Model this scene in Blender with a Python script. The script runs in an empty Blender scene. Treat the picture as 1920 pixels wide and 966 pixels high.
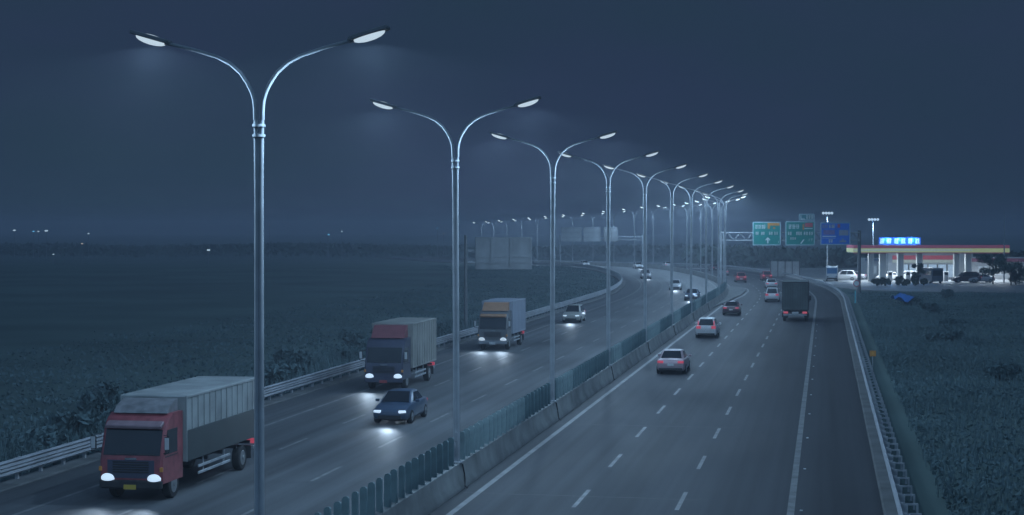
import bpy, math, random
import numpy as np
from mathutils import Vector, Matrix
R = math.radians
random.seed(7); rng = np.random.default_rng(7)
S = bpy.context.scene
COL = S.collection

# ------------------------------------------------------------------ camera, world, moonlit sky, exposure
F_PX, CAM_H, HOR = 3300.0, 9.4, 425.0
cd = bpy.data.cameras.new("camera"); cam = bpy.data.objects.new("camera", cd); COL.objects.link(cam)
cd.sensor_width = 36.0; cd.lens = 36.0 * F_PX / 1920.0
cd.clip_start = 0.5; cd.clip_end = 9000
cam.location = (0, 0, CAM_H)
cam.rotation_euler = (math.pi / 2 - math.atan((483.0 - HOR) / F_PX), 0, 0)
S.camera = cam

w = bpy.data.worlds.new("World"); S.world = w; w.use_nodes = True
bg = w.node_tree.nodes["Background"]
wn_ = w.node_tree.nodes; wl_ = w.node_tree.links        # night sky: thin uneven cloud, faintly lit from the towns below
tcw = wn_.new("ShaderNodeTexCoord"); mpw = wn_.new("ShaderNodeMapping"); mpw.inputs["Scale"].default_value = (3.0, 3.0, 7.0)
nzw = wn_.new("ShaderNodeTexNoise"); nzw.inputs["Scale"].default_value = 1.6; nzw.inputs["Detail"].default_value = 5; nzw.inputs["Roughness"].default_value = 0.5
crw = wn_.new("ShaderNodeValToRGB"); crw.color_ramp.elements[0].position = 0.34; crw.color_ramp.elements[1].position = 0.68
crw.color_ramp.elements[0].color = (0.0185, 0.0400, 0.0695, 1); crw.color_ramp.elements[1].color = (0.0225, 0.0385, 0.0815, 1)
wl_.new(tcw.outputs["Generated"], mpw.inputs["Vector"]); wl_.new(mpw.outputs["Vector"], nzw.inputs["Vector"])
wl_.new(nzw.outputs["Fac"], crw.inputs["Fac"]); wl_.new(crw.outputs["Color"], bg.inputs[0]); bg.inputs[1].default_value = 1.0

sd = bpy.data.lights.new("night_sky_glow", 'SUN'); so = bpy.data.objects.new("night_sky_glow", sd); COL.objects.link(so)
sd.energy = 0.58; sd.color = (0.34, 0.66, 1.10); sd.angle = R(110)
so.rotation_euler = (R(42), R(10), 0)

S.view_settings.view_transform = 'Standard'; S.view_settings.look = 'None'
S.view_settings.exposure = 0.0; S.view_settings.gamma = 1.0; S.view_settings.use_curve_mapping = False
S.cycles.use_denoising = True
S.cycles.max_bounces = 6; S.cycles.volume_bounces = 0; S.cycles.diffuse_bounces = 2; S.cycles.glossy_bounces = 3
S.cycles.sample_clamp_indirect = 3.0

# ------------------------------------------------------------------ materials
MATS = {}
def mat(name, col, rough=0.6, metal=0.0, var=0.12, scale=3.0, emit=None, estr=1.0, spec=0.5, bump=0.0, coat=0.0, detail=6.0):
    if name in MATS: return MATS[name]
    m = bpy.data.materials.new(name); m.use_nodes = True
    nt = m.node_tree; b = nt.nodes["Principled BSDF"]
    b.inputs["Roughness"].default_value = rough; b.inputs["Metallic"].default_value = metal
    b.inputs["Specular IOR Level"].default_value = spec
    b.inputs["Coat Weight"].default_value = coat
    tc = nt.nodes.new("ShaderNodeTexCoord"); nz = nt.nodes.new("ShaderNodeTexNoise")
    nz.inputs["Scale"].default_value = scale; nz.inputs["Detail"].default_value = detail
    nt.links.new(tc.outputs["Object"], nz.inputs["Vector"])
    cr = nt.nodes.new("ShaderNodeValToRGB")
    cr.color_ramp.elements[0].position = 0.3; cr.color_ramp.elements[1].position = 0.7
    lo = [max(0, c * (1 - var)) for c in col]; hi = [min(1, c * (1 + var)) for c in col]
    cr.color_ramp.elements[0].color = (*lo, 1); cr.color_ramp.elements[1].color = (*hi, 1)
    nt.links.new(nz.outputs["Fac"], cr.inputs["Fac"]); nt.links.new(cr.outputs["Color"], b.inputs["Base Color"])
    if bump:
        bp = nt.nodes.new("ShaderNodeBump"); bp.inputs["Strength"].default_value = bump; bp.inputs["Distance"].default_value = 0.02
        nt.links.new(nz.outputs["Fac"], bp.inputs["Height"]); nt.links.new(bp.outputs["Normal"], b.inputs["Normal"])
    if emit is not None:
        b.inputs["Emission Color"].default_value = (*emit, 1); b.inputs["Emission Strength"].default_value = estr
    MATS[name] = m
    return m
def road_mat(name, col, rough_lo, rough_hi, streak_ang):
    """asphalt: fine grain, large worn patches, wheel-track streaks along the road, patchy gloss"""
    m = bpy.data.materials.new(name); m.use_nodes = True
    nt = m.node_tree; b = nt.nodes["Principled BSDF"]; N = nt.nodes.new; L = nt.links.new
    uv = N("ShaderNodeUVMap")
    def noise(sx, sy, detail, rough=0.6):
        mp = N("ShaderNodeMapping"); mp.inputs["Scale"].default_value = (sx, sy, 1)
        nz = N("ShaderNodeTexNoise"); nz.inputs["Scale"].default_value = 1.0; nz.inputs["Detail"].default_value = detail
        nz.inputs["Roughness"].default_value = rough
        L(uv.outputs["UV"], mp.inputs["Vector"]); L(mp.outputs["Vector"], nz.inputs["Vector"]); return nz
    big = noise(0.16, 0.035, 5); strk = noise(1.15, 0.012, 3); fine = noise(22, 9, 2)
    a1 = N("ShaderNodeMath"); a1.operation = 'MULTIPLY_ADD'; a1.inputs[1].default_value = 0.55
    a2 = N("ShaderNodeMath"); a2.operation = 'MULTIPLY_ADD'; a2.inputs[1].default_value = 0.8
    a3 = N("ShaderNodeMath"); a3.operation = 'MULTIPLY'; a3.inputs[1].default_value = 0.25
    L(fine.outputs["Fac"], a3.inputs[0]); L(strk.outputs["Fac"], a2.inputs[0]); L(a3.outputs[0], a2.inputs[2])
    L(big.outputs["Fac"], a1.inputs[0]); L(a2.outputs[0], a1.inputs[2])
    cr = N("ShaderNodeValToRGB"); e = cr.color_ramp.elements
    e[0].position = 0.58; e[1].position = 1.02
    e[0].color = (*[c * 0.60 for c in col], 1); e[1].color = (*[c * 1.42 for c in col], 1)
    L(a1.outputs[0], cr.inputs["Fac"]); L(cr.outputs["Color"], b.inputs["Base Color"])
    mr = N("ShaderNodeMapRange"); mr.inputs[1].default_value = 0.3; mr.inputs[2].default_value = 0.7
    mr.inputs[3].default_value = rough_lo; mr.inputs[4].default_value = rough_hi
    L(big.outputs["Fac"], mr.inputs[0]); L(mr.outputs[0], b.inputs["Roughness"])
    b.inputs["Specular IOR Level"].default_value = 0.22
    bp = N("ShaderNodeBump"); bp.inputs["Strength"].default_value = 0.25; bp.inputs["Distance"].default_value = 0.01
    L(fine.outputs["Fac"], bp.inputs["Height"]); L(bp.outputs["Normal"], b.inputs["Normal"])
    return m

M_ground = mat("dark earth and grass", (0.115, 0.165, 0.155), 0.95, var=0.22, scale=0.05, spec=0.1, detail=10)
M_leaf = mat("ground cover leaf", (0.125, 0.185, 0.195), 0.9, var=0.22, scale=0.12, spec=0.2)
M_leaf2 = mat("tree leaf", (0.10, 0.14, 0.125), 0.8, var=0.4, scale=0.6, spec=0.2)
M_bark = mat("bark", (0.10, 0.09, 0.08), 0.9, var=0.3, scale=4)
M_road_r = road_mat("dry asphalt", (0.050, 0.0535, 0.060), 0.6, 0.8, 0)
M_road_l = road_mat("damp asphalt in traffic light", (0.105, 0.112, 0.119), 0.55, 0.72, 0)  # base colour raised to carry the light of oncoming traffic
M_conc = mat("barrier concrete", (0.24, 0.25, 0.245), 0.85, var=0.32, scale=0.8, bump=0.3, detail=10)
M_kerb = mat("gutter concrete", (0.14, 0.145, 0.145), 0.9, var=0.3, scale=0.7, bump=0.3)
M_paint = mat("worn road paint", (0.20, 0.205, 0.205), 0.6, var=0.38, scale=1.3, detail=10)
M_tar = mat("joint sealant", (0.03, 0.03, 0.032), 0.6, var=0.2)
M_galv = mat("galvanised steel", (0.34, 0.36, 0.38), 0.65, var=0.2, scale=2.5)
M_pole = mat("pole steel", (0.40, 0.42, 0.44), 0.95, var=0.2, scale=1.2, spec=0.05)
M_rail = mat("rail steel", (0.30, 0.32, 0.35), 0.7, metal=0.0, var=0.18, scale=0.8)
M_pan_d = mat("dark green plastic", (0.12, 0.19, 0.205), 0.6, var=0.2, scale=2)
M_pan_l = mat("lit green plastic", (0.21, 0.29, 0.30), 0.6, var=0.25, scale=2)  # panel green lightened to paint in the light these runs reflect
M_signback = mat("sign back aluminium", (0.30, 0.31, 0.32), 0.6, var=0.2, scale=0.8)
M_signback_l = mat("pale sign back", (0.50, 0.51, 0.52), 0.55, var=0.15, scale=0.8)
M_green = mat("sign green", (0.012, 0.24, 0.21), 0.45, var=0.1)
M_blue = mat("sign blue", (0.015, 0.17, 0.66), 0.45, var=0.1)
M_signw = mat("sign white", (0.75, 0.78, 0.78), 0.45, var=0.06)
M_orange = mat("sign orange", (0.62, 0.26, 0.06), 0.5, var=0.1)
M_redsh = mat("sign red", (0.55, 0.10, 0.12), 0.5, var=0.1)
M_lens = mat("lamp lens", (0.02, 0.02, 0.02), 0.6, emit=(0.52, 0.66, 0.78), var=0.02, spec=0.0)
M_lensd = mat("lamp lens distant", (0.02, 0.02, 0.02), 0.6, emit=(0.60, 0.74, 0.86), var=0.02, spec=0.0)
M_lensf = mat("lamp lens farthest", (0.02, 0.02, 0.02), 0.6, emit=(1.9, 2.4, 2.7), var=0.02, spec=0.0)
M_lensm = mat("mast lamp lens", (0.6, 0.65, 0.7), 0.4, emit=(.42, .56, .66), estr=1.0, var=0.02)
M_shell = mat("lamp shell", (0.25, 0.26, 0.27), 0.6, metal=0.0, var=0.1)
M_tyre = mat("tyre rubber", (0.025, 0.025, 0.026), 0.85, var=0.2)
M_rim = mat("wheel rim", (0.30, 0.31, 0.32), 0.4, metal=0.6, var=0.1)
M_glass = mat("dark glass", (0.018, 0.022, 0.028), 0.08, var=0.05, spec=0.7)
M_black = mat("black plastic", (0.03, 0.03, 0.033), 0.6, var=0.2)
M_chassis = mat("chassis", (0.05, 0.05, 0.055), 0.7, var=0.3)
M_chrome = mat("bright trim", (0.55, 0.57, 0.6), 0.2, metal=0.8, var=0.05)
M_tail = mat("tail lamp", (0.35, 0.03, 0.04), 0.3, emit=(0.32, 0.05, 0.085), estr=1.0, var=0.03)
M_tail_b = mat("brake lamp lit", (0.4, 0.05, 0.05), 0.3, emit=(0.34, 0.065, 0.10), estr=1.0, var=0.03)
M_head = mat("headlamp lit", (0.6, 0.6, 0.6), 0.3, emit=(0.52, 0.68, 0.86), estr=1.0, var=0.03)
M_head_w = mat("headlamp lit warm", (0.6, 0.6, 0.6), 0.3, emit=(0.33, 0.39, 0.44), estr=1.0, var=0.03)
M_plate = mat("number plate", (0.50, 0.51, 0.52), 0.5, var=0.05)
M_plate_y = mat("yellow number plate", (0.50, 0.36, 0.06), 0.5, var=0.05)
M_tarp = mat("dark box sheeting", (0.085, 0.105, 0.105), 0.7, var=0.25, scale=1.2)

# ------------------------------------------------------------------ mesh builder and tagging
class MB:
    def __init__(s): s.v = []; s.f = []; s.uv = None
    def add(s, verts, faces):
        o = len(s.v); s.v += [tuple(p) for p in verts]; s.f += [tuple(i + o for i in f) for f in faces]; return s
    def box(s, c, d, rz=0.0, rx=0.0, ry=0.0, bev=0.0):
        x, y, z = d[0] / 2, d[1] / 2, d[2] / 2
        if bev:
            k = min(bev, x * .45, y * .45, z * .45); vs = []; 
            for sz in (-1, 1):
                for e in (0, 1):
                    ins = k if (e == 0) == (sz == -1) else 0
                    zz = sz * z if ins else sz * (z - k)
                    X, Y = x - ins, y - ins
                    kk = k
                    vs += [(-X + kk, -Y, zz), (X - kk, -Y, zz), (X, -Y + kk, zz), (X, Y - kk, zz), (X - kk, Y, zz), (-X + kk, Y, zz), (-X, Y - kk, zz), (-X, -Y + kk, zz)]
            fs = [tuple(range(7, -1, -1)), tuple(range(24, 32))]
            for r in range(3):
                for i in range(8): fs.append((r * 8 + i, r * 8 + (i + 1) % 8, r * 8 + 8 + (i + 1) % 8, r * 8 + 8 + i))
        else:
            vs = [(-x, -y, -z), (x, -y, -z), (x, y, -z), (-x, y, -z), (-x, -y, z), (x, -y, z), (x, y, z), (-x, y, z)]
            fs = [(3, 2, 1, 0), (4, 5, 6, 7), (0, 1, 5, 4), (1, 2, 6, 5), (2, 3, 7, 6), (3, 0, 4, 7)]
        m = Matrix.Translation(c) @ Matrix.Rotation(rz, 4, 'Z') @ Matrix.Rotation(ry, 4, 'Y') @ Matrix.Rotation(rx, 4, 'X')
        return s.add([m @ Vector(p) for p in vs], fs)
    def tube(s, path, radii, n=10, cap=True):
        P = [Vector(p) for p in path]
        if not hasattr(radii, '__len__'): radii = [radii] * len(P)
        rings = []; up0 = Vector((0.0123, 1, 0.031)).normalized()
        for i, p in enumerate(P):
            t = (P[min(i + 1, len(P) - 1)] - P[max(i - 1, 0)]).normalized()
            a = up0 if abs(t.dot(up0)) < 0.95 else Vector((1, 0, 0.02))
            u = t.cross(a).normalized(); v = t.cross(u).normalized()
            rings.append([p + (u * math.cos(2 * math.pi * k / n) + v * math.sin(2 * math.pi * k / n)) * radii[i] for k in range(n)])
        vs = [q for r in rings for q in r]; fs = []
        for i in range(len(P) - 1):
            for k in range(n): fs.append((i * n + k, i * n + (k + 1) % n, (i + 1) * n + (k + 1) % n, (i + 1) * n + k))
        if cap: fs.append(tuple(range(n - 1, -1, -1))); fs.append(tuple((len(P) - 1) * n + k for k in range(n)))
        return s.add(vs, fs)
    def loft(s, rings, closed=True, caps=True):
        n = len(rings[0]); vs = [q for r in rings for q in r]; fs = []
        for i in range(len(rings) - 1):
            for k in range(n if closed else n - 1): fs.append((i * n + k, i * n + (k + 1) % n, (i + 1) * n + (k + 1) % n, (i + 1) * n + k))
        if caps: fs.append(tuple(range(n - 1, -1, -1))); fs.append(tuple((len(rings) - 1) * n + k for k in range(n)))
        return s.add(vs, fs)
    def prism_x(s, poly, x0, x1):          # side profile (y,z) extruded across x
        return s.loft([[(x0, y, z) for y, z in poly], [(x1, y, z) for y, z in poly]])
    def patch(s, A, B, C, D, u0, u1, v0, v1, off=0.008, th=0.02):
        """slab on the bilinear quad A B C D (A lower-left, B lower-right, C upper-right, D upper-left)"""
        A, B, C, D = map(Vector, (A, B, C, D))
        f = lambda u, v: (A * (1 - u) + B * u) * (1 - v) + (D * (1 - u) + C * u) * v
        n = (B - A).cross(D - A).normalized()
        q = [f(u0, v0), f(u1, v0), f(u1, v1), f(u0, v1)]
        vs = [p + n * (off - th) for p in q] + [p + n * off for p in q]
        return s.add(vs, [(3, 2, 1, 0), (4, 5, 6, 7), (0, 1, 5, 4), (1, 2, 6, 5), (2, 3, 7, 6), (3, 0, 4, 7)])
    def ellipsoid(s, c, d, ry=0.0, n=16, k=9):
        m = Matrix.Translation(c) @ Matrix.Rotation(ry, 4, 'Y')
        rings = []
        for j in range(k):
            t = -math.pi / 2 * .97 + math.pi * .97 * j / (k - 1); q = math.cos(t)
            rings.append([m @ Vector((d[0] / 2 * q * math.cos(2 * math.pi * i / n), d[1] / 2 * q * math.sin(2 * math.pi * i / n), d[2] / 2 * math.sin(t))) for i in range(n)])
        return s.loft(rings)
    def build(s, name, m, parent=None, smooth=True, ang=35):
        me = bpy.data.meshes.new(name); me.from_pydata(s.v, [], s.f); me.validate()
        me.materials.append(m)
        if s.uv is not None:
            l = me.uv_layers.new(name="UVMap")
            vi = np.empty(len(me.loops), dtype=np.int32); me.loops.foreach_get("vertex_index", vi)
            l.data.foreach_set("uv", np.asarray(s.uv, dtype=np.float32)[vi].ravel())
        if smooth:
            me.polygons.foreach_set("use_smooth", [True] * len(me.polygons)); me.set_sharp_from_angle(angle=R(ang))
        o = bpy.data.objects.new(name, me); COL.objects.link(o)
        if parent is not None: o.parent = parent
        return o

def tag(o, label=None, cat=None, group=None, kind=None):
    if label: o["label"] = label
    if cat: o["category"] = cat
    if group: o["group"] = group
    if kind: o["kind"] = kind
    return o
def empty(name, loc=(0, 0, 0), rz=0.0):
    o = bpy.data.objects.new(name, None); COL.objects.link(o); o.location = loc; o.rotation_euler = (0, 0, rz)
    o.empty_display_size = 0.3; return o
def copy_tree(o, parent=None):
    c = o.copy(); COL.objects.link(c); c.parent = parent
    for ch in list(o.children): copy_tree(ch, c)
    return c

# ------------------------------------------------------------------ road geometry: the median line, its curve and its fall
def zprof(y):
    if y < 380: return 0.0
    if y < 420: return -0.014 * (y - 380) ** 2 / 80
    if y < 620: return -0.28 - 0.014 * (y - 420)
    return max(-4.2, -3.08 - 0.007 * (y - 620))
PHI0, CURV0, RAD, PHI1 = math.atan(0.178), 218.0, 645.0, -0.205
PTS = []; x, y, ph, s = -13.3 - 0.178 * 60, -60.0, PHI0, 0.0
S_CURV = None
while s < 1100:
    PTS.append((s, x, y, ph))
    if y >= CURV0 and ph > PHI1: ph -= 1.0 / RAD
    x += math.sin(ph); y += math.cos(ph); s += 1.0
PTS = np.array(PTS)
def P(s, u, z=0.0):
    i = min(max(s, 0), 1098.9); k = int(i); f = i - k
    a, b = PTS[k], PTS[k + 1]
    X, Y, ph = a[1] + (b[1] - a[1]) * f, a[2] + (b[2] - a[2]) * f, a[3] + (b[3] - a[3]) * f
    X += u * math.cos(ph); Y -= u * math.sin(ph)
    return Vector((X, Y, z + zprof(Y)))
def heading(s): return float(PTS[int(min(max(s, 0), 1098))][3])
def s_at_depth(Y, u):                         # station at which the line offset u reaches depth Y
    lo, hi = 0.0, 1090.0
    for _ in range(40):
        m = (lo + hi) / 2
        if P(m, u).y < Y: lo = m
        else: hi = m
    return lo
def ground_at(px, py, z=0.0):                 # where a sight line of the photo meets the level z
    Y = F_PX * (CAM_H - z) / (py - HOR); return Vector(((px - 960) * Y / F_PX, Y, z))
def at(px, py, Y): return Vector(((px - 960) * Y / F_PX, Y, CAM_H - (py - HOR) * Y / F_PX))

def stations(s0, s1):
    out = []; s = s0
    while s < s1:
        out.append(s); s += 8 if s < 240 else 5
    out.append(s1); return out
def ribbon(u0, u1, s0, s1, z, nu=1):
    mb = MB(); mb.uv = []; st = stations(s0, s1); vs = []; fs = []
    for s in st:
        for k in range(nu + 1):
            u = u0 + (u1 - u0) * k / nu; vs.append(P(s, u, z)); mb.uv.append((u, s))
    n = nu + 1
    for i in range(len(st) - 1):
        for k in range(nu): fs.append((i * n + k, i * n + k + 1, (i + 1) * n + k + 1, (i + 1) * n + k))
    return mb.add(vs, fs)
def sweep(profile, s0, s1, closed=True):      # profile of (u, z) swept along the road
    rings = [[P(s, u, z) for u, z in profile] for s in stations(s0, s1)]
    return MB().loft(rings, closed, closed)

# ground sheet
ys = [-120, -40, 0, 40, 80, 120, 160, 200, 250, 300, 340, 380, 390, 400, 410, 420, 440, 470, 500, 540, 580, 600, 620, 660, 720, 780, 900, 1100, 1500, 2200, 3200]
xs = [-2600, -1500, -800, -400, -250, -150, -100, -60, -30, -10, 0, 15, 30, 50, 80, 120, 200, 350, 700, 1500, 2600]
gb = MB(); gb.add([(x, y, zprof(y) - 0.12) for y in ys for x in xs],
    [(j * len(xs) + i, j * len(xs) + i + 1, (j + 1) * len(xs) + i + 1, (j + 1) * len(xs) + i) for j in range(len(ys) - 1) for i in range(len(xs) - 1)])
tag(gb.build("ground", M_ground, smooth=False), kind="structure")

S_END = 860
U_RAIL_R, U_RAIL_L = 15.3, -15.95
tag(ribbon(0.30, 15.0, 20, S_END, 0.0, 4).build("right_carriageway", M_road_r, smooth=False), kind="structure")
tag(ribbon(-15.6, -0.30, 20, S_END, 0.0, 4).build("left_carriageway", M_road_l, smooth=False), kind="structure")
# gutter kerbs, real steps
tag(sweep([(15.0, -0.1), (15.0, 0.05), (15.06, 0.10), (15.75, 0.12), (15.8, -0.1)], 20, S_END).build("right_kerb", M_kerb), kind="structure")
tag(sweep([(-15.6, -0.1), (-16.5, -0.1), (-16.45, 0.10), (-15.66, 0.08), (-15.6, 0.03)], 20, S_END).build("left_kerb", M_kerb), kind="structure")

# painted markings: solid edge lines, 4 m dashes every 10 m
def dash_row(mb, u, s_first, period, length, s1, wd=0.15):
    s = s_first
    while s < s1:
        a, b = s, s + length
        mb.add([P(a, u - wd / 2, .006), P(a, u + wd / 2, .006), P(b, u + wd / 2, .006), P(b, u - wd / 2, .006)], [(0, 1, 2, 3)]); s += period
mk = MB()
for u, wd in ((1.05, .22), (12.0, .24), (-1.25, .18), (-12.9, .18)):
    q = ribbon(u - wd / 2, u + wd / 2, 20, S_END, .006); mk.add(q.v, q.f)
def s_of(px, py, u): return s_at_depth(ground_at(px, py).y, u)
dash_row(mk, 4.82, s_of(1077, 953, 4.82) - 40, 10.0, 4, 640)
dash_row(mk, 8.27, s_of(1272, 958, 8.27) - 40, 10.0, 4, 640)
dash_row(mk, -5.56, s_of(811, 792, -5.56) - 60, 10.0, 4, 700)
dash_row(mk, -9.53, s_of(518, 844, -9.53) - 60, 10.0, 4, 700)
tag(mk.build("road_markings", M_paint, smooth=False), kind="structure")
jt = MB()
for px, py in ((900, 926), (1092, 796)):
    s = s_of(px, py, 1.0)
    for k in range(12):
        a = 0.5 + k * 0.72; b = a + .72; ja = 0.05 * math.sin(k * 1.7) - .02 * k; jb = 0.05 * math.sin(k * 1.7 + 1.7) - .02 * (k + 1)
        jt.add([P(s + ja, a, .003), P(s + jb, b, .003), P(s + jb + .12, b, .003), P(s + ja + .12, a, .003)], [(0, 1, 2, 3)])
tag(jt.build("road_joint", M_tar, smooth=False), kind="structure")

# haze: one closed box round everything
hb = MB().box((0, 1540, 6.4), (5300, 3400, 25.6))
hm = bpy.data.materials.new("night haze"); hm.use_nodes = True; nt = hm.node_tree
for n_ in list(nt.nodes):
    if n_.type != 'OUTPUT_MATERIAL': nt.nodes.remove(n_)
pv = nt.nodes.new("ShaderNodeVolumePrincipled"); pv.inputs["Color"].default_value = (0.82, 0.88, 1.0, 1)
pv.inputs["Density"].default_value = 0.00075; pv.inputs["Anisotropy"].default_value = 0.0
nt.links.new(pv.outputs[0], [n_ for n_ in nt.nodes if n_.type == 'OUTPUT_MATERIAL'][0].inputs["Volume"])
tag(hb.build("haze", hm, smooth=False), kind="stuff")

# ------------------------------------------------------------------ street lamps
LAMP_COL = (0.45, 0.71, 1.0)
LAMP_W = 2850.0
def spot(name, loc, energy, parent, size=R(168), blend=0.5, rot=(0, 0, 0), radius=0.15, col=LAMP_COL):
    l = bpy.data.lights.new(name, 'SPOT'); l.energy = energy; l.color = col; l.spot_size = size; l.spot_blend = blend
    l.shadow_soft_size = radius
    o = bpy.data.objects.new(name, l); COL.objects.link(o); o.parent = parent; o.location = loc; o.rotation_euler = rot
    return o
ARM = [(.085, -.35), (.088, -.1), (.11, .11), (.17, .30), (.27, .50), (.45, .76), (.71, .98), (1.01, 1.13), (1.58, 1.31), (2.22, 1.47)]
FORK = 12.25; BASE = 0.86
def make_lamp(lens_m):
    root = empty("street_lamp")
    pm = MB()
    for sx in (-1, 1):
        pm.tube([(sx * .055, 0, BASE + .02), (sx * .056, 0, 5), (sx * .054, 0, 10), (sx * .072, 0, FORK - .35)], [.072, .065, .058, .054], 12)
    pm.box((0, 0, 6.3), (.05, .05, 10.6))
    pm.build("pole", M_pole, root)
    MB().box((0, -.085, BASE + .95), (.12, .03, .34), bev=.01).build("access_door", M_galv, root)
    MB().box((0, 0, BASE + .03), (.42, .42, .05), bev=.01).build("base_plate", M_galv, root)
    for z in (FORK - .72, FORK - .48): MB().tube([(0, 0, z - .03), (0, 0, z + .03)], .155, 12).build("clamp_band", M_galv, root)
    for sx in (-1, 1):
        pts = [(sx * a, 0, FORK + b) for a, b in ARM]
        MB().tube(pts, [.054, .054, .053, .052, .051, .049, .047, .045, .043, .040], 10).build("arm", M_pole, root)
        hx, hz, tl = sx * 2.66, FORK + 1.60, -sx * R(16)
        hd = MB().box((hx, 0, hz + .03), (.96, .40, .10), ry=tl, bev=.035)
        hd.box((sx * 2.26, 0, FORK + 1.49), (.22, .12, .12), ry=tl, bev=.02)
        head = hd.build("luminaire", M_shell, root)
        MB().ellipsoid((hx, 0, hz - .03), (.80, .32, .24), ry=tl).build("lens", lens_m, head)
        spot("lamp_light", (hx, 0, hz - .17), LAMP_W, root, size=R(170), blend=.18, radius=.08)
    return root
lamp0 = make_lamp(M_lens); lampd = make_lamp(M_lensd); lampf = make_lamp(M_lensf)   # extra emission in the far lenses stands in for their glow
s_P2 = s_at_depth(63.5, 0)
ORD = ["nearest", "second nearest", "third nearest", "fourth nearest", "fifth nearest", "sixth nearest", "seventh nearest", "eighth nearest", "ninth nearest", "tenth nearest"]
LAMP_S = []
for k in range(27):
    s = s_P2 + (k - 1) * 22.55; LAMP_S.append(s)
    o = lamp0 if k == 0 else lampd if k == 4 else lampf if k == 10 else copy_tree(lamp0 if k < 4 else lampd if k < 10 else lampf)
    o.location = P(s, 0); o.rotation_euler = (R(.25 * math.sin(k * 2.7)), R(.22 * math.sin(k * 4.1 + .4)), -heading(s))
    if k < 10: tag(o, f"tall twin-arm street lamp on the median, {ORD[k]} to the camera", "street lamp", "twin-arm street lamps along the median")
    else: tag(o, "small distant twin-arm street lamp on the far left-hand curve of the road", "street lamp", "twin-arm street lamps along the median")

# ------------------------------------------------------------------ median barrier, anti-glare panels
S_BAR = s_at_depth(262, 0)
bar = sweep([(-.36, -.05), (.36, -.05), (.36, .12), (.24, .32), (.16, .80), (.14, .86), (-.14, .86), (-.16, .80), (-.24, .32), (-.36, .12)], 20, 820).build("concrete_barrier", M_conc)
tag(bar, "long grey concrete barrier with sloping sides along the highway median", "barrier")
cb = MB()
for s in LAMP_S[1:8]:
    cb.tube([P(s + .15, .175, .80), P(s + .22, .235, .42), P(s - .05, .31, .30), P(s - .35, .375, .10), P(s - .4, .48, .02)], .03, 6)
cb.build("cable", M_black, bar)
pm = MB()
prof = [(-.15, 0), (.15, 0), (.15, .92), (.12, .99), (.05, 1.02), (-.05, 1.02), (-.12, .99), (-.15, .92)]
pm.loft([[(x, -.022 + .05 * (1 - (x / .15) ** 2), z) for x, z in prof], [(x, .022 + .05 * (1 - (x / .15) ** 2), z) for x, z in prof]])
pm.box((0, .02, .012), (.2, .12, .022))
pan_d = pm.build("anti_glare_panel", M_pan_d); pan_l = pm.build("anti_glare_panel", M_pan_l)
usd = usl = False; s = s_P2 - 19.5; j = 0
run_edges = [(0, 63.6), (63.6, 77.5), (77.5, 87), (87, 92.5), (92.5, 108), (108, 114), (114, 130), (130, 141), (141, 153), (153, 161), (161, 180), (180, 188), (188, 212), (212, 222), (222, 300)]
while s < S_BAR:
    if min(abs(s - q) for q in LAMP_S) > 0.42:
        Y = P(s, 0).y; lightrun = any(a <= Y < b and i % 2 == 1 for i, (a, b) in enumerate(run_edges))
        if lightrun:
            o = pan_l if not usl else pan_l.copy()
            if usl: COL.objects.link(o)
            usl = True; tag(o, "pale green anti-glare panel, tinted as if catching light, in the upright row on the median barrier", "panel", "pale anti-glare panels on the median barrier")
        else:
            o = pan_d if not usd else pan_d.copy()
            if usd: COL.objects.link(o)
            usd = True; tag(o, "dark green anti-glare panel in the upright row on the median barrier", "panel", "dark anti-glare panels on the median barrier")
        o.location = P(s, -.02 + .012 * math.sin(j * 2.1), .861)
        o.rotation_euler = (0, R(.8 * math.sin(j * 3.3)), -heading(s) + R((-38 if not lightrun else -24) + 4 * math.sin(j * 1.9)))
    s += 0.93; j += 1
# median nose: raised concrete island at the gantry
MB_is = MB()
isl = [(0.38, -60), (1.0, -45), (2.2, -22), (2.9, -6), (3.0, 2), (2.6, 8), (1.6, 11), (.38, 12)]
sg = s_at_depth(262, 0)
top = [P(sg + b, a, .12) for a, b in isl]; bot = [P(sg + b, a, -.05) for a, b in isl]
for (a0, b0), (a1, b1) in zip(isl[:-1], isl[1:]):
    q_ = [P(sg + b0, a0 + .25, .006), P(sg + b0, a0 + .47, .006), P(sg + b1 + (.3 if a1 < 2 and b1 > 0 else 0), a1 + .47, .006), P(sg + b1 + (.1 if a1 < 2 and b1 > 0 else 0), a1 + .25, .006)]
    if b0 > -46: MB_is.add(q_, [(0, 1, 2, 3)])
tag(MB_is.build("island_marking", M_paint, smooth=False), kind="structure")
tag(MB().loft([bot, top]).build("median_island", M_kerb, smooth=False), kind="structure")

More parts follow.
